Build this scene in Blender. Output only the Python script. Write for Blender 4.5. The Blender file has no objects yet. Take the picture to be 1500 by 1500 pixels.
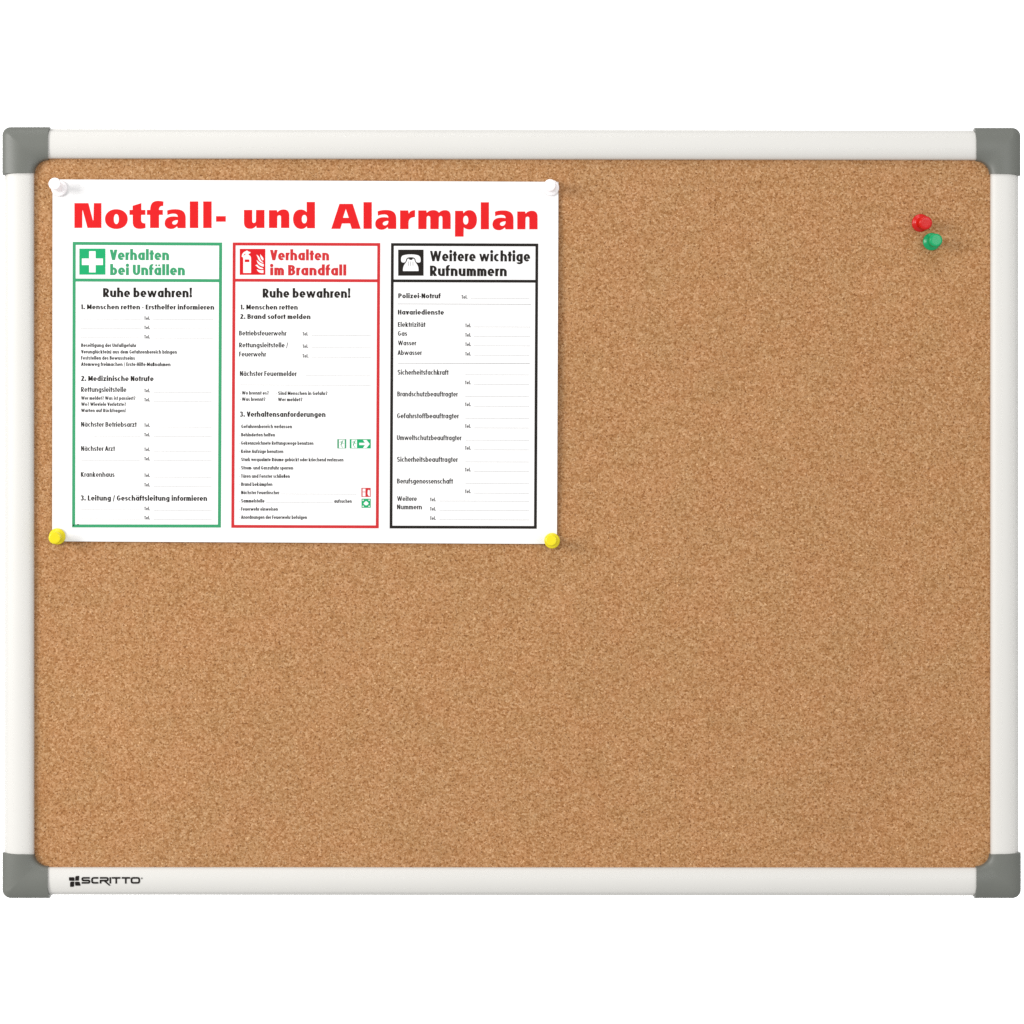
import bpy, math, random, re
from mathutils import Vector
from mathutils.geometry import delaunay_2d_cdt

random.seed(7)
SC = bpy.context.scene
COL = SC.collection

# ------------------------------------------------------------------ camera
ZC = 1.50          # height of the camera axis and of the middle of the picture
D = 1.30           # camera distance from the cork face (the plane y = 0)
S = 0.0004         # metres per photograph pixel on the cork face (board is 60 x 45 cm)
cam_d = bpy.data.cameras.new("camera")
cam = bpy.data.objects.new("camera", cam_d)
COL.objects.link(cam)
cam.location = (0, -D, ZC)
cam.rotation_euler = (math.radians(90), 0, 0)
cam_d.sensor_fit = 'HORIZONTAL'
cam_d.sensor_width = 36
cam_d.lens = 36 * D / (1500 * S)
cam_d.clip_start = 0.05
cam_d.clip_end = 50
SC.camera = cam
SC.render.resolution_x = SC.render.resolution_y = 1024

# ------------------------------------------------------------------ light
world = bpy.data.worlds.new("World")
SC.world = world
world.use_nodes = True
wb = world.node_tree.nodes["Background"]
wb.inputs["Color"].default_value = (1.0, 1.0, 1.0, 1)
wb.inputs["Strength"].default_value = 0.72


def area(name, loc, target, w, h, power, col=(1, 1, 1)):
    l = bpy.data.lights.new(name, 'AREA')
    l.shape = 'RECTANGLE'
    l.size, l.size_y = w, h
    l.energy = power
    l.color = col
    o = bpy.data.objects.new(name, l)
    COL.objects.link(o)
    o.location = loc
    o.rotation_euler = (Vector(target) - Vector(loc)).to_track_quat('-Z', 'Y').to_euler()
    return o


area("key_softbox", (-1.75, -1.45, ZC + 0.38), (0.05, 0, ZC), 0.9, 0.9, 35, (1.0, 0.99, 0.97))
area("fill_softbox", (1.0, -2.1, ZC + 0.35), (0, 0, ZC), 0.8, 0.8, 9, (0.97, 0.99, 1.0))
area("top_softbox", (-0.3, -1.3, ZC + 1.9), (0, 0, ZC), 1.2, 0.7, 10, (1.0, 1.0, 1.0))
# added lights, out of view, only to burn the backdrop out to white
area("added_backdrop_light", (-0.66, 0.12, ZC), (-0.66, 0.7, ZC), 0.4, 1.3, 7)
area("added_backdrop_light", (0.66, 0.12, ZC), (0.66, 0.7, ZC), 0.4, 1.3, 7)

SC.cycles.use_denoising = False
SC.cycles.filter_width = 1.5
SC.view_settings.view_transform = 'Standard'
SC.view_settings.look = 'None'
SC.view_settings.exposure = 0.0
SC.view_settings.gamma = 1.0


# ------------------------------------------------------------------ helpers
def P(px, py, d=0.0):
    """Photograph pixel measured on a thing standing d metres in front of the cork -> its place in the room."""
    k = (D - d) / D
    return Vector(((px - 750) * S * k, -d, ZC - (py - 750) * S * k))


def link(o, parent=None):
    COL.objects.link(o)
    if parent:
        o.parent = parent
        o.matrix_parent_inverse = parent.matrix_basis.inverted()
    return o


def mesh_obj(name, verts, faces, mat, parent=None, smooth=False, kind=None, label=None):
    me = bpy.data.meshes.new(name)
    me.from_pydata([tuple(v) for v in verts], [], faces)
    me.materials.append(mat)
    if smooth:
        me.polygons.foreach_set("use_smooth", [True] * len(me.polygons))
    me.update()
    o = bpy.data.objects.new(name, me)
    link(o, parent)
    if kind:
        o["kind"] = kind
    if label:
        o["label"] = label
    return o


def empty(name, loc, label, cat, group=None):
    o = bpy.data.objects.new(name, None)
    o.empty_display_size = 0.01
    o.location = loc
    COL.objects.link(o)
    o["label"] = label
    o["category"] = cat
    if group:
        o["group"] = group
    return o


def srgb(r, g, b):
    f = lambda c: (c / 255 / 12.92) if c / 255 <= 0.04045 else ((c / 255 + 0.055) / 1.055) ** 2.4
    return (f(r), f(g), f(b), 1)


def base_mat(name):
    m = bpy.data.materials.new(name)
    m.use_nodes = True
    nt = m.node_tree
    return m, nt, nt.nodes["Principled BSDF"]


def noise(nt, scale, detail=2, rough=0.5, vec=None, dim='3D'):
    n = nt.nodes.new("ShaderNodeTexNoise")
    n.noise_dimensions = dim
    n.inputs["Scale"].default_value = scale
    n.inputs["Detail"].default_value = detail
    n.inputs["Roughness"].default_value = rough
    if vec:
        nt.links.new(vec, n.inputs["Vector"])
    return n


def ramp(nt, fac, stops, interp='LINEAR'):
    r = nt.nodes.new("ShaderNodeValToRGB")
    r.color_ramp.interpolation = interp
    el = r.color_ramp.elements
    while len(el) < len(stops):
        el.new(0.5)
    for e, (p, c) in zip(el, stops):
        e.position = p
        e.color = c if len(c) == 4 else (*c, 1)
    nt.links.new(fac, r.inputs["Fac"])
    return r


def mixc(nt, fac, a, b, mode='MIX'):
    n = nt.nodes.new("ShaderNodeMix")
    n.data_type = 'RGBA'
    n.blend_type = mode
    for sock, v in ((n.inputs[0], fac), (n.inputs[6], a), (n.inputs[7], b)):
        if hasattr(v, "links") or hasattr(v, "is_linked"):
            nt.links.new(v, sock)
        elif isinstance(v, (int, float)):
            sock.default_value = v
        else:
            sock.default_value = v
    return n.outputs[2]


def obj_coord(nt):
    return nt.nodes.new("ShaderNodeTexCoord").outputs["Object"]


def simple_mat(name, col, rough=0.5, var=0.04, nscale=300, bump=0.0, bscale=900, spec=0.5, coat=0.0, sss=0.0):
    m, nt, bs = base_mat(name)
    oc = obj_coord(nt)
    n = noise(nt, nscale, 3, 0.6, oc)
    lo = tuple(c * (1 - var) for c in col[:3])
    hi = tuple(min(1, c * (1 + var)) for c in col[:3])
    r = ramp(nt, n.outputs["Fac"], [(0.3, lo), (0.7, hi)])
    nt.links.new(r.outputs["Color"], bs.inputs["Base Color"])
    bs.inputs["Roughness"].default_value = rough
    bs.inputs["Specular IOR Level"].default_value = spec
    bs.inputs["Coat Weight"].default_value = coat
    bs.inputs["Coat Roughness"].default_value = 0.12
    if sss:
        bs.inputs["Subsurface Weight"].default_value = sss
        bs.inputs["Subsurface Radius"].default_value = (0.002, 0.002, 0.002)
        bs.inputs["Subsurface Scale"].default_value = 1.0
    if bump:
        b = nt.nodes.new("ShaderNodeBump")
        b.inputs["Strength"].default_value = bump
        b.inputs["Distance"].default_value = 0.0002
        n2 = noise(nt, bscale, 2, 0.5, oc)
        nt.links.new(n2.outputs["Fac"], b.inputs["Height"])
        nt.links.new(b.outputs["Normal"], bs.inputs["Normal"])
    return m


def cork_mat():
    m, nt, bs = base_mat("cork")
    oc = obj_coord(nt)
    # granules: a random tone for each small cell, edges blurred by warping
    wn = noise(nt, 900, 2, 0.6, oc)
    warp = nt.nodes.new("ShaderNodeVectorMath")
    warp.operation = 'MULTIPLY_ADD'
    nt.links.new(wn.outputs["Color"], warp.inputs[0])
    warp.inputs[1].default_value = (0.0011, 0.0011, 0.0011)
    nt.links.new(oc, warp.inputs[2])
    vo = nt.nodes.new("ShaderNodeTexVoronoi")
    vo.feature = 'SMOOTH_F1'
    vo.inputs["Smoothness"].default_value = 0.35
    vo.inputs["Scale"].default_value = 1050
    nt.links.new(warp.outputs[0], vo.inputs["Vector"])
    sep = nt.nodes.new("ShaderNodeSeparateColor")
    nt.links.new(vo.outputs["Color"], sep.inputs[0])
    tone = ramp(nt, sep.outputs[0], [(0.0, srgb(160, 108, 60)), (0.22, srgb(176, 124, 75)),
                                     (0.5, srgb(187, 137, 88)), (0.8, srgb(196, 147, 99)),
                                     (1.0, srgb(210, 164, 116))])
    # fine fibrous mottling
    fn = noise(nt, 1350, 3, 0.7, oc)
    fine = ramp(nt, fn.outputs["Fac"], [(0.30, (0.50, 0.49, 0.49)), (0.46, (0.795, 0.82, 0.915)), (0.72, (0.96, 1.01, 1.17))])
    c = mixc(nt, 1.0, tone.outputs["Color"], fine.outputs["Color"], 'MULTIPLY')
    # dark bark specks
    dn = noise(nt, 820, 2, 0.55, oc)
    dk = ramp(nt, dn.outputs["Fac"], [(0.60, (0, 0, 0)), (0.66, (1, 1, 1))])
    dfac = nt.nodes.new("ShaderNodeMath")
    dfac.operation = 'MULTIPLY'
    dfac.inputs[1].default_value = 0.80
    nt.links.new(dk.outputs["Color"], dfac.inputs[0])
    c = mixc(nt, dfac.outputs[0], c, srgb(112, 68, 34))
    # pale flecks
    off = nt.nodes.new("ShaderNodeVectorMath")
    off.operation = 'ADD'
    off.inputs[1].default_value = (3.1, 7.7, 1.3)
    nt.links.new(oc, off.inputs[0])
    ln = noise(nt, 1150, 2, 0.5, off.outputs[0])
    lk = ramp(nt, ln.outputs["Fac"], [(0.66, (0, 0, 0)), (0.76, (1, 1, 1))])
    lfac = nt.nodes.new("ShaderNodeMath")
    lfac.operation = 'MULTIPLY'
    lfac.inputs[1].default_value = 0.40
    nt.links.new(lk.outputs["Color"], lfac.inputs[0])
    c = mixc(nt, lfac.outputs[0], c, srgb(226, 184, 138))
    # sparse larger bark crumbs and chips, crisp edged
    for sc_, th, cc, am in ((560, .605, srgb(104, 62, 30), .75), (520, .625, srgb(232, 190, 144), .6)):
        o2 = nt.nodes.new("ShaderNodeVectorMath")
        o2.operation = 'ADD'
        o2.inputs[1].default_value = (sc_ * .013, 2.2, sc_ * .007)
        nt.links.new(oc, o2.inputs[0])
        cn = noise(nt, sc_, 3, 0.7, o2.outputs[0])
        ck = ramp(nt, cn.outputs["Fac"], [(th, (0, 0, 0)), (th + .03, (am, am, am))])
        c = mixc(nt, ck.outputs["Color"], c, cc)
    # broad drifts of redder and yellower cork
    for sc_, a, b in ((14, (0.98, 0.98, 0.98), (1.015, 1.015, 1.015)), (9, (0.985, 0.99, 1.0), (1.01, 1.005, 0.995)), (55, (1.02, 0.99, 0.98), (0.98, 1.005, 1.0)),
                      (160, (0.975, 0.97, 0.965), (1.02, 1.025, 1.03))):
        bn = noise(nt, sc_, 3, 0.6, off.outputs[0])
        br = ramp(nt, bn.outputs["Fac"], [(0.35, a), (0.65, b)])
        c = mixc(nt, 1.0, c, br.outputs["Color"], 'MULTIPLY')
    nt.links.new(c, bs.inputs["Base Color"])
    bs.inputs["Roughness"].default_value = 0.9
    bs.inputs["Specular IOR Level"].default_value = 0.15
    b = nt.nodes.new("ShaderNodeBump")
    b.inputs["Strength"].default_value = 0.5
    b.inputs["Distance"].default_value = 0.00025
    nt.links.new(fn.outputs["Fac"], b.inputs["Height"])
    nt.links.new(b.outputs["Normal"], bs.inputs["Normal"])
    return m


M_CORK = cork_mat()
M_ALU = simple_mat("white_lacquered_rail", (0.62, 0.608, 0.578), rough=0.45, var=0.006, nscale=25, spec=0.4)
M_CAP = simple_mat("grey_plastic", (0.131, 0.136, 0.121), rough=0.42, var=0.03, nscale=60, bump=0.25, bscale=2500, spec=0.4)
M_PAPER = simple_mat("white_card", (0.80, 0.792, 0.79), rough=0.6, var=0.004, nscale=40, spec=0.25)
M_WALL = simple_mat("white_backdrop_paper", (0.92, 0.92, 0.92), rough=0.9, var=0.003, nscale=5, spec=0.1)
M_BACK = simple_mat("grey_backing_board", (0.35, 0.34, 0.33), rough=0.8)


def ink(name, r, g, b, e=1.50, rough=0.5):
    c = srgb(r, g, b)
    return simple_mat(name, tuple(x / e for x in c[:3]), rough=rough, var=0.03, nscale=500, spec=0.08)


INK_RED = ink("red_title_ink", 250, 38, 42)
INK_FRED = ink("red_frame_ink", 229, 58, 62)
INK_SRED = ink("red_sign_ink", 240, 34, 42)
INK_GREEN = ink("green_frame_ink", 72, 178, 124)
INK_SGREEN = ink("green_sign_ink", 40, 190, 122)
INK_BLACK = ink("black_ink", 42, 38, 35)
INK_DARK = ink("dark_grey_ink", 48, 46, 44)
INK_GREY = ink("grey_ink", 70, 68, 68)
INK_RULE = ink("rule_ink", 150, 150, 150)
INK_DOT = ink("dotted_line_ink", 222, 222, 222)
INK_LOGO = ink("black_logo_ink", 38, 34, 32)


# ------------------------------------------------------------------ backdrop
def box(name, x0, x1, y0, y1, z0, z1, mat, parent=None, kind=None, bevel=0.0):
    v = [(x, y, z) for x in (x0, x1) for y in (y0, y1) for z in (z0, z1)]
    f = [(0, 1, 3, 2), (4, 6, 7, 5), (0, 4, 5, 1), (2, 3, 7, 6), (0, 2, 6, 4), (1, 5, 7, 3)]
    o = mesh_obj(name, v, f, mat, parent, kind=kind)
    if bevel:
        b = o.modifiers.new("edge", 'BEVEL')
        b.width = bevel
        b.segments = 3
    return o


box("wall", -4, 4, 0.70, 0.75, -0.5, 4.0, M_WALL, kind="structure")

# ------------------------------------------------------------------ the pin board
board = empty("cork_board", (0, 0.012, ZC), "large cork pin board with white metal frame and grey plastic corners", "cork board")
a, b = P(38, 218, 0), P(1462, 1284, 0)
box("cork_panel", a.x, b.x, 0.0, 0.004, b.z, a.z, M_CORK, board)
box("backing_sheet", a.x - .002, b.x + .002, 0.0045, 0.009, b.z - .002, a.z + .002, M_BACK, board)


def dome(v, lift=0.0):
    """height in front of the cork of the rail's face, v from -1 (inner edge) to 1 (outer edge)"""
    v = max(-1.0, min(1.0, v))
    return 0.0015 + 0.0014 * (1 - abs(v) ** 7) ** 0.5 + 0.0023 * (1 - v * v) + lift


def rail(name, q0, q1, q2, q3):
    """q0,q1 inner and outer edge at one end, q2,q3 at the other (photograph pixels)"""
    n = 36
    vs, fs = [], []
    vals = [-math.cos(math.pi * i / n) for i in range(n + 1)]
    for (qi, qo) in ((q0, q1), (q2, q3)):
        row = []
        de = dome(-1)
        row.append(P(qi[0], qi[1], de) + Vector((0, de + 0.003, 0)))
        for v in vals:
            t = (v + 1) / 2
            h = dome(v)
            if t > 0.925:       # narrow rebate along the outer edge
                h -= 0.0009 * min(1, (t - 0.925) / 0.02)
            row.append(P(qi[0] + (qo[0] - qi[0]) * t, qi[1] + (qo[1] - qi[1]) * t, h))
        row.append(P(qo[0], qo[1], de - 0.0009) + Vector((0, de + 0.012, 0)))
        # thin lip running round the back edge of the rail
        vs += row
    m = n + 3
    for i in range(m - 1):
        fs.append((i, i + 1, m + i + 1, m + i))
    vs += vs[:]          # the end faces get corners of their own so the long face shades straight
    fs.append(tuple(range(2 * m, 3 * m))[::-1])
    fs.append(tuple(range(3 * m, 4 * m)))
    o = mesh_obj(name, vs, fs, M_ALU, board, smooth=True)
    o.data.polygons[-1].use_smooth = False
    o.data.polygons[-2].use_smooth = False
    return o


rail("frame_rail", (60, 232.0), (60, 188.8), (1440, 234.2), (1440, 191.2))
bottom_rail = rail("frame_rail", (60, 1270.5), (60, 1310.6), (1440, 1271.2), (1440, 1312.0))
rail("frame_rail", (49.4, 243), (6.9, 243), (49.6, 1262), (6.9, 1262))
rail("frame_rail", (1451.2, 243), (1491.8, 243), (1451.2, 1262), (1492.0, 1262))


def corner_cap(cx, cy, sx, sy, Lx, Ly, ix, iy):
    R = 12.5
    outer, inner = [], []
    nl, na = 12, 10
    for i in range(nl):
        outer.append((Lx + (R - Lx) * i / nl, 0))
    for i in range(na + 1):
        t = math.pi / 2 * i / na
        outer.append((R - R * math.sin(t), R - R * math.cos(t)))
    for i in range(1, nl + 1):
        outer.append((0, R + (Ly - R) * i / nl))
    N = len(outer)
    for i in range(N):
        t = math.pi / 2 * i / (N - 1)
        inner.append((Lx - (Lx - ix) * math.sin(t), Ly - (Ly - iy) * math.cos(t)))
    K = 26
    us = [0.5 - 0.5 * math.cos(math.pi * k / K) for k in range(K + 1)]
    vs, fs = [], []

    def place(x, y, d):
        return P(cx + sx * x, cy + sy * y, d)

    def height(x, y, jx=0.0, jy=0.0):
        # mitred dome: the crest runs along each arm and folds on the diagonal
        ux, uy = x / ix, y / iy
        u = min(ux, uy) / min(jx / ix, jy / iy)
        ro = 1.0
        # round the outer corner together with the outline
        if x < R and y < R:
            rr = math.hypot(R - x, R - y)
            u = max(0.0, (R - rr)) / ix
        h = dome(1 - 2 * u, 0.0009)
        return h * ro

    for i in range(N):
        ox, oy = outer[i]
        jx, jy = inner[i]
        de = 0.0035
        vs.append(place(ox, oy, de) + Vector((0, de + 0.0125, 0)))
        for u in us:
            x, y = ox + (jx - ox) * u, oy + (jy - oy) * u
            if u > 0.999:
                h = dome(-1, 0.0009)
            else:
                h = height(x, y, jx, jy)
            # small flare of the sleeve's outer lip
            if i in (0, N - 1):
                fl = 3.0 * (1 - u) ** 14
                if i == 0:
                    x += fl
                else:
                    y += fl
            vs.append(place(x, y, h))
        vs.append(place(jx, jy, 0.0035) + Vector((0, 0.0035 + 0.0025, 0)))
    m = K + 3
    for i in range(N - 1):
        for k in range(m - 1):
            q = (i * m + k, i * m + k + 1, (i + 1) * m + k + 1, (i + 1) * m + k)
            fs.append(q if sx * sy > 0 else q[::-1])
    nv = len(fs)
    nb = len(vs)
    vs += vs[:m] + vs[(N - 1) * m:N * m]
    fs.append(tuple(range(nb, nb + m)))
    fs.append(tuple(range(nb + m, nb + 2 * m))[::-1])
    o = mesh_obj("corner_cap", vs, fs, M_CAP, board, smooth=True)
    o.data.polygons[nv].use_smooth = False
    o.data.polygons[nv + 1].use_smooth = False
    return o


corner_cap(3.3, 186.0, 1, 1, 66.7, 67.3, 46.5, 47.5)
corner_cap(1494.9, 187.2, -1, 1, 64.6, 67.3, 44.4, 48.0)
corner_cap(3.5, 1315.6, 1, -1, 66.3, 64.0, 46.2, 46.0)
corner_cap(1495.4, 1315.6, -1, -1, 65.0, 64.2, 45.0, 46.0)


# ------------------------------------------------------------------ flat print: shapes and letters
def inside(poly, x, y):
    r = False
    j = len(poly) - 1
    for i in range(len(poly)):
        xi, yi = poly[i]
        xj, yj = poly[j]
        if (yi > y) != (yj > y) and x < (xj - xi) * (y - yi) / (yj - yi) + xi:
            r = not r
        j = i
    return r


def triangulate(polys, parity):
    vs, es = [], []
    for p in polys:
        n0 = len(vs)
        vs += [Vector(q) for q in p]
        es += [(n0 + i, n0 + (i + 1) % len(p)) for i in range(len(p))]
    ov, oe, of, *_ = delaunay_2d_cdt(vs, es, [], 0, 1e-5)
    keep = []
    for f in of:
        x = sum(ov[i].x for i in f) / len(f)
        y = sum(ov[i].y for i in f) / len(f)
        ar = 0
        for k in range(len(f)):
            p, q = ov[f[k]], ov[f[(k + 1) % len(f)]]
            ar += p.x * q.y - q.x * p.y
        if abs(ar) < 1e-9:
            continue
        c = sum(inside(p, x, y) for p in polys)
        if (c % 2 if parity else c > 0):
            keep.append(f)
    return [(v.x, v.y) for v in ov], keep


def path(s, k=8):
    """tiny outline reader: M, L, C, Z in absolute numbers; returns a list of polygons"""
    tok = re.findall(r"[MLCZ]|-?[\d.]+", s)
    out, cur, i, cmd = [], [], 0, None
    while i < len(tok):
        if tok[i] in "MLCZ":
            cmd = tok[i]
            i += 1
            if cmd == 'Z':
                out.append(cur)
                cur = []
            continue
        if cmd in "ML":
            cur.append((float(tok[i]), float(tok[i + 1])))
            i += 2
        else:
            p0 = cur[-1]
            v = [float(t) for t in tok[i:i + 6]]
            i += 6
            for j in range(1, k + 1):
                t = j / k
                a_, b_, c_, d_ = (1 - t) ** 3, 3 * t * (1 - t) ** 2, 3 * t * t * (1 - t), t ** 3
                cur.append((a_ * p0[0] + b_ * v[0] + c_ * v[2] + d_ * v[4],
                            a_ * p0[1] + b_ * v[1] + c_ * v[3] + d_ * v[5]))
    if cur:
        out.append(cur)
    return out


def R_(x0, y0, x1, y1):
    return [(x0, y0), (x1, y0), (x1, y1), (x0, y1)]


def oval(cx, cy, rx, ry, n=36, p=2.0):
    o = []
    for i in range(n):
        t = 2 * math.pi * i / n
        c, s = math.cos(t), math.sin(t)
        o.append((cx + rx * math.copysign(abs(c) ** (2 / p), c), cy + ry * math.copysign(abs(s) ** (2 / p), s)))
    return o


SHEET_D = 0.0016    # the sheet's face in front of the cork
PRINT_D = SHEET_D + 0.00006


def flat(name, polys, mat, parent, ox, oy, k, parity=True, d=PRINT_D, label=None):
    """flat printed shape from zoomed outline numbers (origin ox,oy, k numbers per photograph pixel)"""
    polys = [[(ox + x / k, oy + y / k) for x, y in p] for p in polys]
    v, f = triangulate(polys, parity)
    # y runs down in the numbers, up in the room: flip winding so faces look at the room
    return mesh_obj(name, [P(x, y, d) for x, y in v], [t[::-1] for t in f], mat, parent, label=label)


XH, ASC, DESC = 0.735, 1.07, -0.26


def glyph(ch, w):
    """condensed geometric sans: polygons in cap-height units and the glyph's width"""
    hw, t = w / 2, w * 0.64
    ht = t / 2
    c = 0.42
    G = []

    def stem(x, y0, y1):
        G.append([(x - hw, y0), (x + hw, y0), (x + hw, y1), (x - hw, y1)])

    def bar(y, x0, x1):
        G.append([(x0, y - ht), (x1, y - ht), (x1, y + ht), (x0, y + ht)])

    def ring(cx, cy, rx, ry, a0=0, a1=360, n=None):
        n = n or max(4, int(abs(a1 - a0) / 15))
        A = [math.radians(a0 + (a1 - a0) * i / n) for i in range(n + 1)]
        for i in range(n):
            q = []
            for aa, s in ((A[i], 1), (A[i + 1], 1), (A[i + 1], -1), (A[i], -1)):
                q.append((cx + max(.012, rx + s * hw) * math.cos(aa), cy + max(.012, ry + s * ht) * math.sin(aa)))
            G.append(q)

    def diag(x0, y0, x1, y1, k=1.0):
        h = hw * k
        G.append([(x0 - h, y0), (x0 + h, y0), (x1 + h, y1), (x1 - h, y1)])

    def dot(x, y, r):
        G.append([(x + r * math.cos(math.radians(q)), y + r * math.sin(math.radians(q))) for q in range(0, 360, 30)])

    X = XH
    base = {'ä': 'a', 'ö': 'o', 'ü': 'u', 'Ä': 'A', 'Ö': 'O', 'Ü': 'U'}.get(ch, ch)
    W = c + w
    L_, R2, mid = hw, hw + c, hw + c / 2
    if base in 'oabdpqg':
        ring(mid, X / 2, c / 2, X / 2 - ht)
        if base == 'a': stem(R2, 0, X)
        if base == 'b': stem(L_, 0, ASC)
        if base == 'd': stem(R2, 0, ASC)
        if base == 'p': stem(L_, DESC, X)
        if base == 'q': stem(R2, DESC, X)
        if base == 'g':
            stem(R2, DESC + .12, X)
            ring(mid, DESC + .12 + ht, c / 2, .12, 195, 360)
    elif base == 'e':
        ring(mid, X / 2, c / 2, X / 2 - ht, 0, 318)
        G.append([(L_, X / 2 - .03 - t * .38), (R2 + hw * .97, X / 2 - .03 - t * .38), (R2 + hw * .97, X / 2 - .03 + t * .38), (L_, X / 2 - .03 + t * .38)])
    elif base == 'c':
        W = c * .80 + w
        ring(mid, X / 2, c / 2, X / 2 - ht, 55, 305)
    elif base in 'nh':
        stem(L_, 0, X if base == 'n' else ASC)
        ring(mid, X - ht - .22, c / 2, .22, 0, 165)
        stem(R2, 0, X - ht - .22)
    elif base == 'u':
        stem(L_, ht + .22, X)
        ring(mid, ht + .22, c / 2, .22, 180, 350)
        stem(R2, 0, X)
    elif base == 'm':
        c2 = .34
        W = 2 * c2 + w
        stem(L_, 0, X)
        for q in (0, 1):
            ring(hw + c2 * (q + .5), X - ht - .2, c2 / 2, .2, 0, 170)
            stem(hw + c2 * (q + 1), 0, X - ht - .2)
    elif base == 'r':
        W = .13 + w
        stem(L_, 0, X)
        ring(hw + .20, X - ht - .2, .18, .2, 72, 170)
    elif base == 'i' or base == 'j':
        W = w
        stem(L_, 0 if base == 'i' else DESC, X)
        dot(L_, .94, hw * 1.15)
    elif base == 'l':
        W = w
        stem(L_, 0, ASC)
    elif base == 't':
        W = .17 + w
        stem(W / 2, 0, .95)
        bar(X - ht, 0, W)
    elif base == 'f':
        W = .18 + w
        cx = .05 + hw
        stem(cx, 0, ASC - .16 - ht)
        ring(cx + .17, ASC - .16 - ht, .17, .16, 70, 180)
        bar(X - ht, 0, W)
    elif base == 'k':
        W = .30 + w * 1.3
        stem(L_, 0, ASC)
        diag(L_ + .04, X * .42, W - hw * 1.1, X, 1.1)
        diag(L_ + hw * 1.2, X * .52, W - hw * 1.2, 0, 1.2)
    elif base == 's':
        W = .30 + w * .9
        r = (X - t) / 4
        ring(W / 2, X - ht - r, W / 2 - hw, r, 25, 270)
        ring(W / 2, ht + r, W / 2 - hw, r, -155, 90)
    elif base in 'vy':
        W = .36 + w * 1.1
        diag(hw, X, W / 2, 0, 1.05)
        if base == 'v': diag(W - hw, X, W / 2, 0, 1.05)
        else: diag(W - hw, X, W / 2 - .15, DESC, 1.05)
    elif base == 'w':
        W = .88 + w * 1.0
        q = (W - w) / 4
        diag(hw, X, hw + q, 0, .8); diag(hw + 2 * q, X, hw + q, 0, .8)
        diag(hw + 2 * q, X, hw + 3 * q, 0, .8); diag(hw + 4 * q, X, hw + 3 * q, 0, .8)
    elif base == 'x':
        W = .34 + w
        diag(hw, X, W - hw, 0, 1.1); diag(W - hw, X, hw, 0, 1.1)
    elif base == 'z':
        W = .30 + w
        bar(X - ht, 0, W); bar(ht, 0, W)
        diag(W - hw * 1.2, X - .02, hw * 1.2, .02, 1.1)
    elif base == 'ß':
        W = .33 + w
        stem(L_, 0, ASC - .2)
        ring(L_ + .15, ASC - .2 - ht, .15, .2, 0, 180)
        ring(L_ + .13, .62, .17, .12, -90, 80)
        ring(L_ + .13, .28, .2, .28 - ht, -90, 90)
        bar(ht, L_ + .06, L_ + .16)
    elif base == 'A':
        W = .54 + w
        diag(hw, 0, W / 2, 1, 1.05); diag(W - hw, 0, W / 2, 1, 1.05)
        bar(.30, W * .22, W * .78)
    elif base in 'BPR':
        W = .42 + w
        stem(L_, 0, 1)
        if base == 'B':
            bar(1 - ht, L_, L_ + .17); bar(.54, L_, L_ + .17); bar(ht, L_, L_ + .17)
            ring(L_ + .16, .54 + (.46 - ht) / 2, .22, (.46 - ht) / 2, -90, 90)
            ring(L_ + .16, ht + (.54 - ht) / 2, .26, (.54 - ht) / 2, -90, 90)
        else:
            bar(1 - ht, L_, L_ + .17); bar(.44, L_, L_ + .17)
            ring(L_ + .16, .44 + (.56 - ht) / 2, .25, (.56 - ht) / 2, -90, 90)
            if base == 'R': diag(L_ + .16, .46, W - hw * .9, 0, 1.15)
    elif base == 'C' or base == 'G':
        W = .42 + w
        cc = .52
        ring(hw + cc / 2, .5, cc / 2, .5 - ht, 48, 312)
        if base == 'G':
            W = .50 + w
            bar(.46, hw + cc / 2, hw + cc)
            stem(hw + cc - .03, .2, .46)
    elif base == 'O':
        W = .56 + w
        ring(W / 2, .5, .28, .5 - ht)
    elif base == 'D':
        W = .46 + w
        stem(L_, 0, 1); bar(1 - ht, L_, L_ + .15); bar(ht, L_, L_ + .15)
        ring(L_ + .14, .5, .32, .5 - ht, -90, 90)
    elif base in 'EFL':
        W = .27 + w
        stem(L_, 0, 1)
        if base in 'EF': bar(1 - ht, L_, W); bar(.52, L_, W - .02)
        if base in 'EL': bar(ht, L_, W)
    elif base == 'H':
        W = .44 + w
        stem(L_, 0, 1); stem(W - hw, 0, 1); bar(.52, L_, W - hw)
    elif base == 'K':
        W = .42 + w * 1.2
        stem(L_, 0, 1)
        diag(L_ + .03, .42, W - hw * 1.1, 1, 1.15); diag(L_ + hw * 1.3, .56, W - hw * 1.2, 0, 1.25)
    elif base == 'M':
        W = .62 + w
        stem(L_, 0, 1); stem(W - hw, 0, 1)
        diag(hw * 1.1, 1, W / 2, .15, 1); diag(W - hw * 1.1, 1, W / 2, .15, 1)
    elif base == 'N':
        W = .46 + w
        stem(L_, 0, 1); stem(W - hw, 0, 1)
        diag(hw, 1, W - hw, 0, 1.05)
    elif base == 'S':
        W = .42 + w
        r = (1 - t) / 4
        ring(W / 2, 1 - ht - r, W / 2 - hw, r, 25, 270)
        ring(W / 2, ht + r, W / 2 - hw, r, -155, 90)
    elif base == 'T':
        W = .32 + w
        stem(W / 2, 0, 1); bar(1 - ht, 0, W)
    elif base == 'U':
        W = .46 + w
        stem(L_, .28 + ht, 1); stem(W - hw, .28 + ht, 1)
        ring(W / 2, .28 + ht, .23, .28, 180, 360)
    elif base == 'V':
        W = .46 + w * 1.1
        diag(hw, 1, W / 2, 0, 1.05); diag(W - hw, 1, W / 2, 0, 1.05)
    elif base == 'W':
        W = .98 + w
        q = (W - w) / 4
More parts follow.
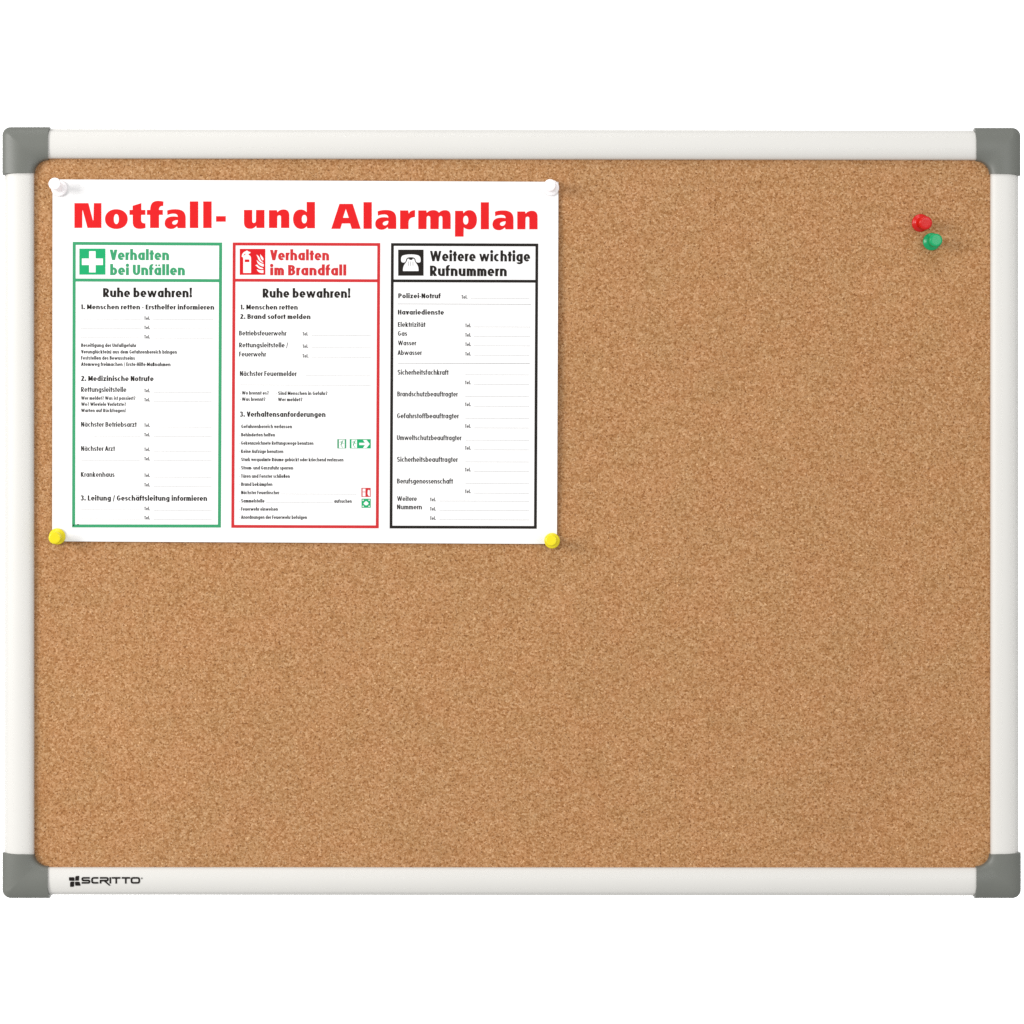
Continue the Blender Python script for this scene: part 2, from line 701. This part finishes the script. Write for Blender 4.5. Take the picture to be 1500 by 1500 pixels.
        diag(hw, 1, hw + q, 0, .88); diag(hw + 2 * q, 1, hw + q, 0, .88)
        diag(hw + 2 * q, 1, hw + 3 * q, 0, .88); diag(hw + 4 * q, 1, hw + 3 * q, 0, .88)
    elif base == '1':
        W = .12 + w
        stem(W - hw, 0, 1)
        diag(hw * .8, .82, W - hw, 1, .8)
    elif base == '2':
        W = .36 + w
        ring(W / 2, .72, W / 2 - hw, .28 - ht, -20, 165)
        diag(W - hw * 1.25, .68, hw * 1.2, .04, 1.1); bar(ht, 0, W)
    elif base == '3':
        W = .42 + w
        ring(W / 2, .75, W / 2 - hw - .02, .25 - ht, -90, 165)
        ring(W / 2, .26 + ht / 2, W / 2 - hw, .26 - ht / 2, -155, 90)
    elif base == '.':
        W = w; dot(hw, hw * 1.1, hw * 1.15)
    elif base == ',':
        W = w; diag(hw, w, hw * .4, -.12)
    elif base == '·':
        W = w * .7; dot(hw, .36, hw * .7)
    elif base == '!':
        W = w; G.append([(0, ASC), (w, ASC), (w * .8, .3), (w * .2, .3)]); dot(hw, hw * 1.05, hw * 1.1)
    elif base == '?':
        W = .28 + w
        ring(W / 2, .78, W / 2 - hw, .24 - ht, -75, 160)
        stem(W / 2, .28, .56); dot(W / 2, hw * 1.05, hw * 1.1)
    elif base == '-':
        W = .26; bar(.36, 0, W)
    elif base == '/':
        W = .34; diag(.04, -.15, .30, 1.05, .6)
    elif base in '([':
        W = .16 + hw
        if base == '(': ring(.16 + hw, .42, .16, .6, 110, 250)
        else: stem(hw, -.15, 1.05); bar(-.12, 0, W); bar(1.02, 0, W)
    elif base in ')]':
        W = .16 + hw
        if base == ')': ring(-.02, .42, .16, .6, -70, 70)
        else: stem(W - hw, -.15, 1.05); bar(-.12, 0, W); bar(1.02, 0, W)
    else:
        W = .3
    if ch in 'äöü':
        for s in (-1, 1): dot(W / 2 + s * .15, .95, max(.085, hw * .66))
    if ch in 'ÄÖÜ':
        for s in (-1, 1): dot(W / 2 + s * .14, 1.15, .07)
    return G, W


BEARING = {'V': .02, 'W': .02, 'v': .02, 'w': .02, 'y': .02, 'A': .02, 'T': .02, 't': .03, 'f': .02, 'r': .06,
           'o': .055, 'e': .055, 'c': .05, 's': .05}
_cache = {}


def glyph_tris(ch, w):
    k = (ch, round(w, 3))
    if k not in _cache:
        G, W = glyph(ch, w)
        _cache[k] = (*triangulate(G, False), W)
    return _cache[k]


TILT = 0.0030


def text(parent, s, x0, x1, base, cap, w, mat, name="text_line"):
    """one printed line whose ink runs from x0 to x1 (photograph pixels) on the given baseline"""
    pos, x = [], 0.0
    for i, ch in enumerate(s):
        if ch == ' ':
            x += .30
            continue
        b = BEARING.get(ch, .075) * .72
        v, f, W = glyph_tris(ch, w)
        x += b
        pos.append((v, f, x))
        end = x + W
        x = end + (b if ch != 'r' else .01)
    x_s = pos[0][2]
    k = (x1 - x0) / (end - x_s)
    vs, fs = [], []
    for v, f, gx in pos:
        n0 = len(vs)
        for a_, b_ in v:
            px = x0 + (gx + a_ - x_s) * k
            vs.append(P(px, base - b_ * cap + (px - x0) * TILT, PRINT_D))
        fs += [tuple(n0 + i for i in t) for t in f]
    return mesh_obj(name, vs, fs, mat, parent)


def rule(parent, x0, x1, y, mat=INK_DOT, h=0.7, name="ruled_line", dots=False):
    """writing line printed as a row of short dashes, or a solid rule"""
    vs, fs = [], []
    step, ln = (3.0, 2.2) if dots else (x1 - x0, x1 - x0)
    x = x0
    while x < x1 - .5:
        e = min(x + ln, x1)
        n0 = len(vs)
        for (qx, qy) in ((x, y + h / 2), (e, y + h / 2), (e, y - h / 2), (x, y - h / 2)):
            vs.append(P(qx, qy + (qx - x0) * TILT, PRINT_D))
        fs.append((n0, n0 + 1, n0 + 2, n0 + 3))
        x += step
    return mesh_obj(name, vs, fs, mat, parent)


# ------------------------------------------------------------------ the notice
poster = empty("emergency_notice", P(447, 530, 0.001), "white printed emergency notice with three framed columns pinned to the cork", "poster")


def corner_xy(u, v):
    """the sheet's four measured corners, u to the right, v down, 0..1"""
    tl, tr, bl, br = (77.0, 262.8), (818.0, 266.4), (76.4, 792.9), (815.8, 796.8)
    return tuple((tl[i] * (1 - u) + tr[i] * u) * (1 - v) + (bl[i] * (1 - u) + br[i] * u) * v for i in (0, 1))


def make_sheet():
    us = [0, .008, .016, .024, .032] + [.032 + (1 - .064) * i / 20 for i in range(1, 20)] + [.968, .976, .984, .992, 1]
    n = 28
    vs, fs = [], []
    for side in (0, 1):
        for j in range(n + 1):
            v = j / n
            for u in us:
                x, y = corner_xy(u, v)
                d = SHEET_D
                e = max(0, (u - .966) / .034)
                d += 0.0016 * e * e * math.sin(math.pi * v) ** .6
                e = max(0, (.030 - u) / .030)
                d += 0.0006 * e * e * math.sin(math.pi * v)
                vs.append(P(x, y, d) + Vector((0, 0.00022 * side, 0)))
    m = len(us)
    off = m * (n + 1)
    for j in range(n):
        for i in range(m - 1):
            q = (j * m + i, (j + 1) * m + i, (j + 1) * m + i + 1, j * m + i + 1)
            fs.append(q)
            fs.append(tuple(off + k for k in q[::-1]))
    rim = [i for i in range(m)] + [j * m + m - 1 for j in range(1, n + 1)] + \
          [n * m + i for i in range(m - 2, -1, -1)] + [j * m for j in range(n - 1, 0, -1)]
    for k in range(len(rim)):
        p, q = rim[k], rim[(k + 1) % len(rim)]
        fs.append((p, q, off + q, off + p))
    return mesh_obj("paper_sheet", vs, fs, M_PAPER, poster)


make_sheet()

# title, each letter its own piece of print
title = flat("title_lettering", [R_(1330, 395, 1509, 497)], INK_RED, poster, 210, 285, 12.5,
             label="red heavy title lettering: the hyphen and the letters beside it")
A_OUT = """M435 292 C480 275 530 268 585 268 C720 268 775 320 775 430 L775 615 L630 615 L615 580
C585 615 550 630 505 630 C430 630 390 585 390 525 C390 450 440 400 545 400 C575 400 605 403 630 410
C630 365 600 350 550 350 C505 350 470 362 440 375 Z
M632 468 C590 465 530 485 528 515 C527 540 550 550 570 550 C605 550 630 520 632 468 Z"""
N_OUT = """M550 285 L693 285 L705 325 C735 285 775 272 820 272 C890 272 922 315 922 385 L922 612 L770 612 L770 410
C770 370 708 370 703 410 L700 612 L550 612 Z"""
O1, O2, O3, O4, O5, O6 = (100, 285), (210, 285), (350, 285), (480, 285), (590, 285), (690, 290)


def shift(polys, dx, dy):
    return [[(x + dx, y + dy) for x, y in p] for p in polys]


LET = [
    (O1, path("M112 156 L368 156 L451 472 L460 472 L468 156 L607 156 L607 611 L352 611 L266 292 L258 292 L256 611 L112 611 Z")),
    (O1, [oval(880, 449, 208, 181, 48, 2.12), oval(880, 449, 46, 91, 28, 2.2)]),
    (O1, path("M1178 205 L1338 155 L1338 281 L1412 281 L1412 372 L1335 372 L1335 470 C1335 515 1375 530 1412 525 L1415 610 C1380 625 1340 628 1305 628 C1215 628 1180 575 1180 510 L1180 372 L1120 372 L1120 281 L1178 281 Z")),
    (O2, path("M122 612 L122 372 L65 372 L65 281 L125 281 C125 160 175 115 270 115 C305 115 340 120 368 128 L362 212 C325 205 288 215 285 281 L357 281 L357 372 L287 372 L287 612 Z")),
    (O2, path(A_OUT)),
    (O2, [R_(850, 125, 1005, 613)]),
    (O2, [R_(1095, 125, 1250, 613)]),
    (O3, path("M92 281 L243 281 L243 490 C243 530 305 530 310 485 L313 281 L467 281 L467 612 L322 612 L315 570 C290 610 250 627 205 627 C125 627 92 580 92 510 Z")),
    (O3, path(N_OUT)),
    (O3, path("M1240 135 L1392 135 L1392 617 L1250 617 L1240 580 C1215 615 1180 630 1140 630 C1050 630 990 555 990 450 C990 340 1045 273 1130 273 C1180 273 1215 290 1240 325 Z") + [oval(1197, 450, 47, 77, 28, 2.2)]),
    (O4, path("M65 628 L215 170 L458 170 L605 628 L440 628 L410 530 L262 530 L232 628 Z M332 262 L385 425 L280 425 Z")),
    (O4, [R_(655, 138, 808, 628)]),
    (O4, shift(path(A_OUT), 480, 14)),
    (O5, path("M-50 290 L98 290 L108 350 C130 305 165 285 226 286 L223 412 C150 418 106 440 105 520 L105 632 L-50 632 Z")),
    (O5, path("M283 290 L430 290 L440 335 C470 300 510 285 560 285 C610 285 640 300 662 332 C690 300 730 285 775 285 C845 285 877 325 877 395 L877 632 L725 632 L725 425 C722 380 665 380 662 425 L657 632 L503 632 L503 425 C500 380 440 380 437 425 L434 632 L283 632 Z")),
    (O5, path("M957 297 L1102 297 L1112 345 C1140 300 1180 285 1220 285 C1305 285 1358 355 1358 462 C1358 570 1305 640 1220 640 C1180 640 1140 625 1117 600 L1113 771 L955 771 Z") + [oval(1153, 468, 47, 80, 28, 2.2)]),
    (O6, [R_(178, 78, 328, 573)]),
    (O6, shift(path(A_OUT), 2, -40)),
    (O6, shift(path(N_OUT), 296, -38)),
]
for (o_, polys) in LET:
    flat("letter", polys, INK_RED, title, o_[0], o_[1], 12.5)


def column_frame(name, tl, tr, br, bl, ybar, th, mat, label):
    """heavy printed frame with the bar under its heading; one piece"""
    def lerp(p, q, t): return (p[0] + (q[0] - p[0]) * t, p[1] + (q[1] - p[1]) * t)
    outer = [tl, tr, br, bl]
    tb = (ybar - tl[1]) / (bl[1] - tl[1])
    te = (ybar + th - tl[1]) / (bl[1] - tl[1])
    L1, R1, L2, R2 = lerp(tl, bl, tb), lerp(tr, br, tb), lerp(tl, bl, te), lerp(tr, br, te)
    h1 = [(tl[0] + th, tl[1] + th), (tr[0] - th, tr[1] + th), (R1[0] - th, R1[1]), (L1[0] + th, L1[1])]
    h2 = [(L2[0] + th, L2[1]), (R2[0] - th, R2[1]), (br[0] - th, br[1] - th), (bl[0] + th, bl[1] - th)]
    return flat(name, [outer, h1, h2], mat, poster, 0, 0, 1, label=label)


ga = column_frame("column_frame", (106.5, 354.3), (325.4, 355.3), (323.6, 772.8), (105.6, 772.6), 408.0, 4.4, INK_GREEN,
                  "green frame of the column about accidents")
rb = column_frame("column_frame", (340.9, 355.2), (557.0, 356.0), (554.8, 773.9), (338.8, 773.2), 408.3, 4.3, INK_FRED,
                  "red frame of the column about fire")
kc = column_frame("column_frame", (572.8, 356.1), (788.5, 356.8), (786.3, 774.6), (570.7, 774.1), 409.3, 4.1, INK_BLACK,
                  "black frame of the column of phone numbers")

# pictograms
flat("pictogram", [R_(155, 228, 1110, 1183)] + path("M510 322 L752 322 L752 588 L1020 588 L1020 832 L752 832 L752 1102 L510 1102 L510 832 L245 832 L245 588 L510 588 Z"),
     INK_SGREEN, ga, 110, 355, 25, label="white first aid cross on a green square")
flat("pictogram", [R_(185, 285, 1310, 1428)] + path(
    """M335 1345 L335 690 C330 660 320 650 270 630 C270 500 360 400 450 390 L500 350 L545 390 L655 432 L650 478 L575 500 L575 550
    C640 580 682 630 682 700 L682 1345 Z M345 590 L445 520 L432 488 L385 515 Z M405 752 L605 752 L605 866 L405 866 Z
    M905 540 C990 560 1050 640 1080 720 C1110 800 1160 840 1215 868 L1215 900 C1100 890 1010 790 990 720 C975 660 950 600 905 540 Z
    M1090 505 C1120 600 1230 640 1232 760 L1195 805 C1120 720 1070 640 1090 505 Z
    M930 760 C1000 860 1100 925 1237 950 L1237 1072 C1080 1040 930 940 930 760 Z
    M855 1010 L950 972 C1010 1060 1100 1100 1215 1130 L1215 1172 C1080 1190 1000 1140 950 1080 C920 1040 890 1020 855 1010 Z
    M932 1170 C1000 1220 1100 1240 1228 1212 L1228 1348 C1090 1360 960 1310 932 1170 Z"""),
     INK_SRED, rb, 345, 355, 30, label="white fire extinguisher and flames on a red square")
flat("pictogram", [R_(205, 268, 1137, 1222)] + path(
    """M310 620 C310 540 340 490 390 475 C480 450 560 440 670 440 C780 440 860 450 940 475 C1000 495 1030 560 1030 640
    C1035 700 1020 742 960 742 C890 745 850 720 840 640 C835 570 780 545 670 545 C570 545 520 560 500 620
    C490 690 470 745 390 740 C320 735 308 700 310 620 Z
    M545 602 L600 597 L630 642 L712 642 L740 597 L795 602 C812 700 850 740 890 800 C940 870 955 930 952 1052 L380 1052
    C375 930 400 860 450 790 C500 720 525 690 545 602 Z
    M574 700 L586 700 L586 862 L574 862 Z M658 700 L670 700 L670 862 L658 862 Z M742 700 L754 700 L754 862 L742 862 Z"""),
     INK_BLACK, kc, 575, 355, 25, label="white telephone on a black square")


def runner(dx):
    return shift(path("""M355 322 L385 322 L380 350 L352 350 Z M325 352 L372 355 L345 415 L318 482 L292 474 L316 410 Z
    M270 372 L318 358 L318 372 L278 392 Z M352 402 L402 418 L398 430 L346 416 Z M322 482 L372 548 L358 552 L306 486 Z"""), dx, 0)


flat("pictogram", [R_(195, 285, 475, 575), R_(245, 299, 427, 562)] + runner(0), INK_GREEN, rb, 485, 630, 21.43,
     label="small green running man escape sign")
flat("pictogram", [R_(585, 285, 1245, 575), R_(638, 299, 812, 562)] + runner(388) +
     path("M880 398 L1060 398 L995 308 L1110 308 L1215 435 L1110 566 L995 566 L1060 472 L880 472 Z"), INK_SGREEN, rb, 485, 630, 21.43,
     label="small green escape sign with white arrow")
flat("pictogram", [R_(282, 290, 687, 688), R_(332, 322, 458, 662), R_(345, 455, 448, 482)] +
     path("M560 400 L600 370 L650 400 L655 660 L600 650 L550 560 Z"), INK_FRED, rb, 520, 705, 30,
     label="small red fire extinguisher sign")
flat("pictogram", [R_(288, 765, 690, 1165)] + path("M488 865 L540 900 L605 975 L575 1010 L530 1055 L450 1055 L400 1010 L368 975 L435 900 Z") +
     [oval(x, y, 33, 33, 10) for x in (355, 620) for y in (832, 1098)], INK_SGREEN, rb, 520, 705, 30,
     label="small green assembly point sign")
flat("print_flaw", [oval(107.6, 769.4, 1.5, 1.1, 10), oval(114.2, 768.4, 1.4, .8, 10)], ink("dark_green_smudge", 20, 80, 48), ga, 0, 0, 1,
     d=PRINT_D + 0.00004)

REG = {'A': (60, 240, 5.357), 'B': (60, 500, 4.686), 'C': (320, 240, 5.358), 'D': (320, 500, 4.688),
       'E': (560, 240, 5.172), 'F': (560, 500, 4.686)}


def T(reg, s, x0, x1, base, cap, w, mat):
    ox, oy, k = REG[reg]
    par = ga if reg in 'AB' else rb if reg in 'CD' else kc
    text(par, s, ox + x0 / k, ox + x1 / k, oy + base / k, cap / k, w, mat)


def RL(reg, x0, x1, y, mat=INK_DOT, h=0.7, dots=False):
    ox, oy, k = REG[reg]
    par = ga if reg in 'AB' else rb if reg in 'CD' else kc
    rule(par, ox + x0 / k, ox + x1 / k, oy + y / k, mat, h, dots=dots)


HB, BD, MD, RG = .30, .27, .23, .13
T('A', "Verhalten", 540, 1005, 755, 82, HB, INK_GREEN)
T('A', "bei Unfällen", 543, 1129, 873, 82, HB, INK_GREEN)
T('A', "Ruhe bewahren!", 487, 1185, 1046, 71, .285, INK_BLACK)
T('A', "1. Menschen retten - Ersthelfer informieren", 313, 1359, 1141, 38, BD, INK_BLACK)
for y in (1225, 1298, 1371):
    T('A', "Tel.", 810, 856, y, 27, .24, INK_GREY)
    RL('A', 310, 785, y - 7)
    RL('A', 880, 1350, y - 4)
T('A', "Beseitigung der Unfallgefahr", 315, 748, 1437, 28, .265, INK_DARK)
T('A', "Verunglückte(n) aus dem Gefahrenbereich bringen", 315, 1066, 1488, 28, .265, INK_DARK)
T('B', "Feststellen des Bewusstseins", 275, 645, 126, 25, .265, INK_DARK)
T('B', "Atemweg freimachen / Erste-Hilfe-Maßnahmen", 275, 889, 169, 25, .265, INK_DARK)
T('B', "2. Medizinische Notrufe", 275, 773, 272, 35, BD, INK_BLACK)
T('B', "Rettungsleitstelle", 275, 586, 347, 34, MD, INK_DARK)
for y in (350, 413, 588, 653, 754, 818, 932, 997, 1160, 1223):
    T('B', "Tel.", 709, 748, y, 24, .24, INK_GREY)
    RL('B', 772, 1172, y)
for y in (650, 816, 1156, 1219):
    RL('B', 275, 680, y)
T('B', "Wer meldet? Was ist passiert?", 275, 648, 401, 24, .265, INK_DARK)
T('B', "Wo? Wieviele Verletzte?", 275, 583, 443, 24, .265, INK_DARK)
T('B', "Warten auf Rückfragen!", 275, 581, 486, 24, .265, INK_DARK)
T('B', "Nächster Betriebsarzt", 275, 657, 586, 33, MD, INK_DARK)
T('B', "Nächster Arzt", 275, 508, 752, 33, MD, INK_DARK)
T('B', "Krankenhaus", 274, 505, 930, 33, MD, INK_DARK)
T('B', "3. Leitung / Geschäftsleitung informieren", 270, 1140, 1093, 36, BD, INK_BLACK)

T('C', "Verhalten", 405, 868, 757, 82, HB, INK_FRED)
T('C', "im Brandfall", 406, 1003, 875, 82, HB, INK_FRED)
T('C', "Ruhe bewahren!", 347, 1035, 1050, 71, .285, INK_BLACK)
T('C', "1. Menschen retten", 172, 622, 1143, 38, BD, INK_BLACK)
T('C', "2. Brand sofort melden", 170, 722, 1217, 38, BD, INK_BLACK)
T('C', "Betriebsfeuerwehr", 162, 533, 1347, 37, MD, INK_DARK)
T('C', "Rettungsleitstelle /", 162, 545, 1440, 37, MD, INK_DARK)
for y in (1348, 1445):
    T('C', "Tel.", 660, 704, y, 27, .24, INK_GREY)
    RL('C', 730, 1195, y - 2)
T('D', "Feuerwehr", 142, 327, 104, 33, MD, INK_DARK)
T('D', "Tel.", 577, 618, 112, 24, .24, INK_GREY)
RL('D', 640, 1045, 108)
T('D', "Nächster Feuermelder", 147, 537, 238, 34, MD, INK_DARK)
RL('D', 600, 1045, 236)
RL('D', 142, 1045, 299)
T('D', "· Wo brennt es?", 148, 345, 366, 24, .265, INK_DARK)
T('D', "· Sind Menschen in Gefahr?", 397, 748, 368, 24, .265, INK_DARK)
T('D', "· Was brennt?", 148, 322, 409, 24, .265, INK_DARK)
T('D', "· Wer meldet?", 396, 576, 411, 24, .265, INK_DARK)
T('D', "3. Verhaltensanforderungen", 145, 735, 518, 36, BD, INK_BLACK)
for s_, x1_, y_ in (("Gefahrenbereich verlassen", 505, 596), ("Behinderten helfen", 388, 653),
                    ("Gekennzeichnete Rettungswege benutzen", 652, 710), ("Keine Aufzüge benutzen", 445, 767),
                    ("Stark verqualmte Räume gebückt oder kriechend verlassen", 858, 823),
                    ("Strom- und Gaszufuhr sperren", 513, 880), ("Türen und Fenster schließen", 490, 937),
                    ("Brand bekämpfen", 370, 993), ("Nächster Feuerlöscher", 418, 1050), ("Sammelstelle", 316, 1107),
                    ("Feuerwehr einweisen", 408, 1163), ("Anordnungen der Feuerwehr befolgen", 608, 1219)):
    T('D', "· " + s_, 144, x1_, y_, 24, .265, INK_DARK)
RL('D', 430, 950, 1048)
RL('D', 325, 785, 1107)
T('D', "aufsuchen", 795, 915, 1109, 24, .265, INK_DARK)

T('E', "Weitere wichtige", 360, 1120, 738, 79, HB - .015, INK_BLACK)
T('E', "Rufnummern", 361, 943, 850, 79, HB - .015, INK_BLACK)
T('E', "Polizei-Notruf", 121, 443, 1018, 37, BD, INK_BLACK)
T('E', "Tel.", 600, 645, 1022, 27, .24, INK_GREY)
RL('E', 670, 1115, 1018)
RL('E', 115, 1125, 1061, INK_RULE, .6, False)
T('E', "Havariedienste", 118, 467, 1142, 37, BD, INK_BLACK)
for s_, x1_, y_ in (("Elektrizität", 327, 1235), ("Gas", 188, 1303), ("Wasser", 257, 1375)):
    T('E', s_, 118, x1_, y_, 36, MD, INK_DARK)
for y in (1238, 1310, 1381):
    T('E', "Tel.", 628, 672, y, 27, .24, INK_GREY)
    RL('E', 695, 1122, y - 3)
T('F', "Abwasser", 105, 271, 94, 33, MD, INK_DARK)
T('F', "Tel.", 569, 607, 98, 24, .24, INK_GREY)
RL('F', 630, 1010, 95)
RL('F', 105, 1013, 150, INK_RULE, .6, False)
for s_, x0_, x1_, y_, yt in (("Sicherheitsfachkraft", 105, 455, 229, 295), ("Brandschutzbeauftragter", 103, 518, 378, 445),
                             ("Gefahrstoffbeauftragter", 101, 525, 528, 594), ("Umweltschutzbeauftragter", 100, 543, 678, 744),
                             ("Sicherheitsbeauftragter", 101, 518, 827, 893), ("Berufsgenossenschaft", 101, 485, 976, 1042)):
    T('F', s_, x0_, x1_, y_, 34, MD, INK_DARK)
    RL('F', 570, 1008, y_)
    T('F', "Tel.", 567, 607, yt, 24, .24, INK_GREY)
    RL('F', 630, 1008, yt)
T('F', "Weitere", 101, 237, 1096, 33, MD, INK_DARK)
T('F', "Nummern", 101, 272, 1153, 33, MD, INK_DARK)
for y in (1098, 1162, 1226):
    T('F', "Tel.", 327, 367, y, 24, .24, INK_GREY)
    RL('F', 392, 1008, y - 2)


# ------------------------------------------------------------------ maker's mark printed on the bottom rail
def stroke(pts, w):
    """polygons of a mitre-less thick line, one quad per segment plus square joints"""
    out = []
    h = w / 2
    for (x0, y0), (x1, y1) in zip(pts, pts[1:]):
        l = math.hypot(x1 - x0, y1 - y0)
        nx, ny = -(y1 - y0) / l * h, (x1 - x0) / l * h
        out.append([(x0 + nx, y0 + ny), (x1 + nx, y1 + ny), (x1 - nx, y1 - ny), (x0 - nx, y0 - ny)])
    for x, y in pts[1:-1]:
        out.append(oval(x, y, h, h, 12))
    return out


W_ = 31
marks = []
marks += stroke([(456, 137), (335, 137), (320, 145), (318, 160), (322, 176), (335, 183), (435, 184), (447, 192), (449, 205), (445, 221), (433, 228), (306, 228)], W_)
marks += stroke([(612, 137), (525, 137), (505, 144), (497, 162), (497, 203), (505, 221), (525, 228), (612, 228)], W_)
marks += stroke([(640, 137), (768, 137), (784, 145), (787, 162), (784, 178), (768, 187), (640, 187)], W_)
marks += stroke([(653, 180), (653, 240)], W_) + [[(700, 190), (745, 190), (838, 275), (812, 282)]]
marks += stroke([(832, 124), (832, 240)], W_)
marks += stroke([(860, 137), (1016, 137)], W_) + stroke([(940, 137), (940, 242)], 30)
marks += stroke([(1040, 137), (1196, 137)], W_) + stroke([(1115, 137), (1115, 242)], 30)
marks += stroke([(1290, 137), (1245, 137), (1226, 144), (1219, 162), (1219, 203), (1226, 221), (1245, 228), (1335, 228),
                 (1354, 221), (1361, 203), (1361, 162), (1354, 144), (1335, 137), (1290, 137)], W_)
marks += stroke([(1408 + 12 * math.cos(q), 145 + 12 * math.sin(q)) for q in [i * math.pi / 5 for i in range(11)]], 6)
marks += [oval(1408, 145, 5, 5, 8)]
for s_ in ("M74 126 L160 124 L172 134 L178 182 L170 192 L88 190 L76 180 Z", "M190 120 L205 103 L252 99 L262 106 L258 178 L250 188 L190 190 Z",
           "M96 222 L110 206 L166 204 L172 212 L166 290 L156 300 L104 302 L95 292 Z", "M186 208 L258 208 L270 218 L286 270 L280 280 L198 281 L188 270 Z"):
    marks += path(s_)


def wrap_print(name, polys, mat, parent):
    """print that follows the domed face of the bottom rail"""
    polys = [[(95 + x / 12.5, 1275 + y / 12.5) for x, y in p] for p in polys]
    v, f = triangulate(polys, False)
    vs = []
    for x, y in v:
        t = (x - 60) / 1380
        yi, yo = 1270.5 + .7 * t, 1310.6 + 1.4 * t
        vv = 2 * (y - yi) / (yo - yi) - 1
        vs.append(P(x, y, dome(vv) + 0.00028))
    return mesh_obj(name, vs, [t_[::-1] for t_ in f], mat, parent)


wrap_print("printed_logo", marks, INK_LOGO, bottom_rail)


# ------------------------------------------------------------------ push pins
def plastic(name, r, g, b, sss=0.25, rough=0.28, e=1.36):
    c = srgb(r, g, b)
    return simple_mat(name, tuple(x / e for x in c[:3]), rough=rough, var=0.02, nscale=200, spec=0.28, coat=0.12, sss=sss)


M_STEEL = simple_mat("steel", (0.6, 0.6, 0.6), rough=0.25)
M_STEEL.node_tree.nodes["Principled BSDF"].inputs["Metallic"].default_value = 1

# lathe outline of the moulded grip: radius, height above the board (mm)
PIN = [(0.0, 0.15), (4.4, 0.15), (4.95, 0.35), (5.2, 0.8), (5.15, 1.25), (4.7, 1.65), (3.9, 2.0), (3.2, 2.5), (2.75, 3.2), (2.55, 4.2),
       (2.55, 6.0), (2.65, 8.0), (2.85, 9.4), (3.2, 10.2), (3.6, 10.6), (3.85, 11.0), (3.95, 11.5), (3.9, 12.2), (3.7, 12.6), (3.35, 12.85),
       (2.8, 12.92), (2.0, 12.92), (1.0, 12.92), (0.0, 12.92)]


def lathe(profile, n=40):
    vs, fs = [], []
    for r, h in profile:
        for i in range(n):
            t = 2 * math.pi * i / n
            vs.append((r * .001 * math.cos(t), r * .001 * math.sin(t), h * .001))
    for k in range(len(profile) - 1):
        for i in range(n):
            j = (i + 1) % n
            fs.append((k * n + i, k * n + j, (k + 1) * n + j, (k + 1) * n + i))
    return vs, fs


def clean(me):
    import bmesh
    bm = bmesh.new()
    bm.from_mesh(me)
    bmesh.ops.remove_doubles(bm, verts=bm.verts, dist=1e-6)
    bmesh.ops.recalc_face_normals(bm, faces=bm.faces)
    bm.to_mesh(me)
    bm.free()


_pin_mesh = {}


def pin(px, py, d0, size, tilt, mat, label):
    """px,py: where the flange sits; d0: surface it presses on; tilt: sideways lean of the grip in mm per 12 mm (right, down)"""
    root = empty("push_pin", P(px, py, d0), label, "push pin", "push pins stuck in the cork board")
    ax = Vector((tilt[0] / 12, -1, -tilt[1] / 12)).normalized()
    root.rotation_mode = 'QUATERNION'
    root.rotation_quaternion = ax.to_track_quat('Z', 'Y')
    root.scale = (size, size, 1)
    # grip
    if mat.name not in _pin_mesh:
        v, f = lathe(PIN)
        me = bpy.data.meshes.new("grip")
        me.from_pydata(v, [], f)
        me.materials.append(mat)
        clean(me)
        me.polygons.foreach_set("use_smooth", [True] * len(me.polygons))
        v, f = lathe([(0, 1), (.55, .8), (.55, -6), (0.0, -9)], 12)
        m2 = bpy.data.meshes.new("needle")
        m2.from_pydata(v, [], f)
        m2.materials.append(M_STEEL)
        clean(m2)
        _pin_mesh[mat.name] = (me, m2)
    for nm, me in zip(("grip", "needle"), _pin_mesh[mat.name]):
        o = bpy.data.objects.new(nm, me)
        COL.objects.link(o)
        o.parent = root
    return root


M_PW = plastic("white_pin_plastic", 250, 246, 247, sss=0.0, e=1.06)
M_PY = plastic("yellow_pin_plastic", 255, 236, 30, sss=0.0)
M_PR = plastic("red_pin_plastic", 224, 14, 8, sss=0.0)
M_PG = plastic("green_pin_plastic", 0, 176, 108, sss=0.0)

pin(87.3, 276.2, SHEET_D, .92, (-.4, -1.0), M_PW, "white push pin at the top left corner of the notice")
pin(807.6, 275.3, SHEET_D, .90, (-1.0, .2), M_PW, "white push pin at the top right corner of the notice")
pin(84.2, 785.6, SHEET_D, .92, (.9, .8), M_PY, "yellow push pin at the bottom left corner of the notice")
pin(808.8, 792.2, SHEET_D, .88, (-.8, -.5), M_PY, "yellow push pin at the bottom right corner of the notice")
pin(1347.8, 326.6, 0, 1.0, (1.0, 1.6), M_PR, "red push pin in the bare cork above the green one")
pin(1364.2, 354.2, 0, .99, (.35, .6), M_PG, "green push pin in the bare cork below the red one")
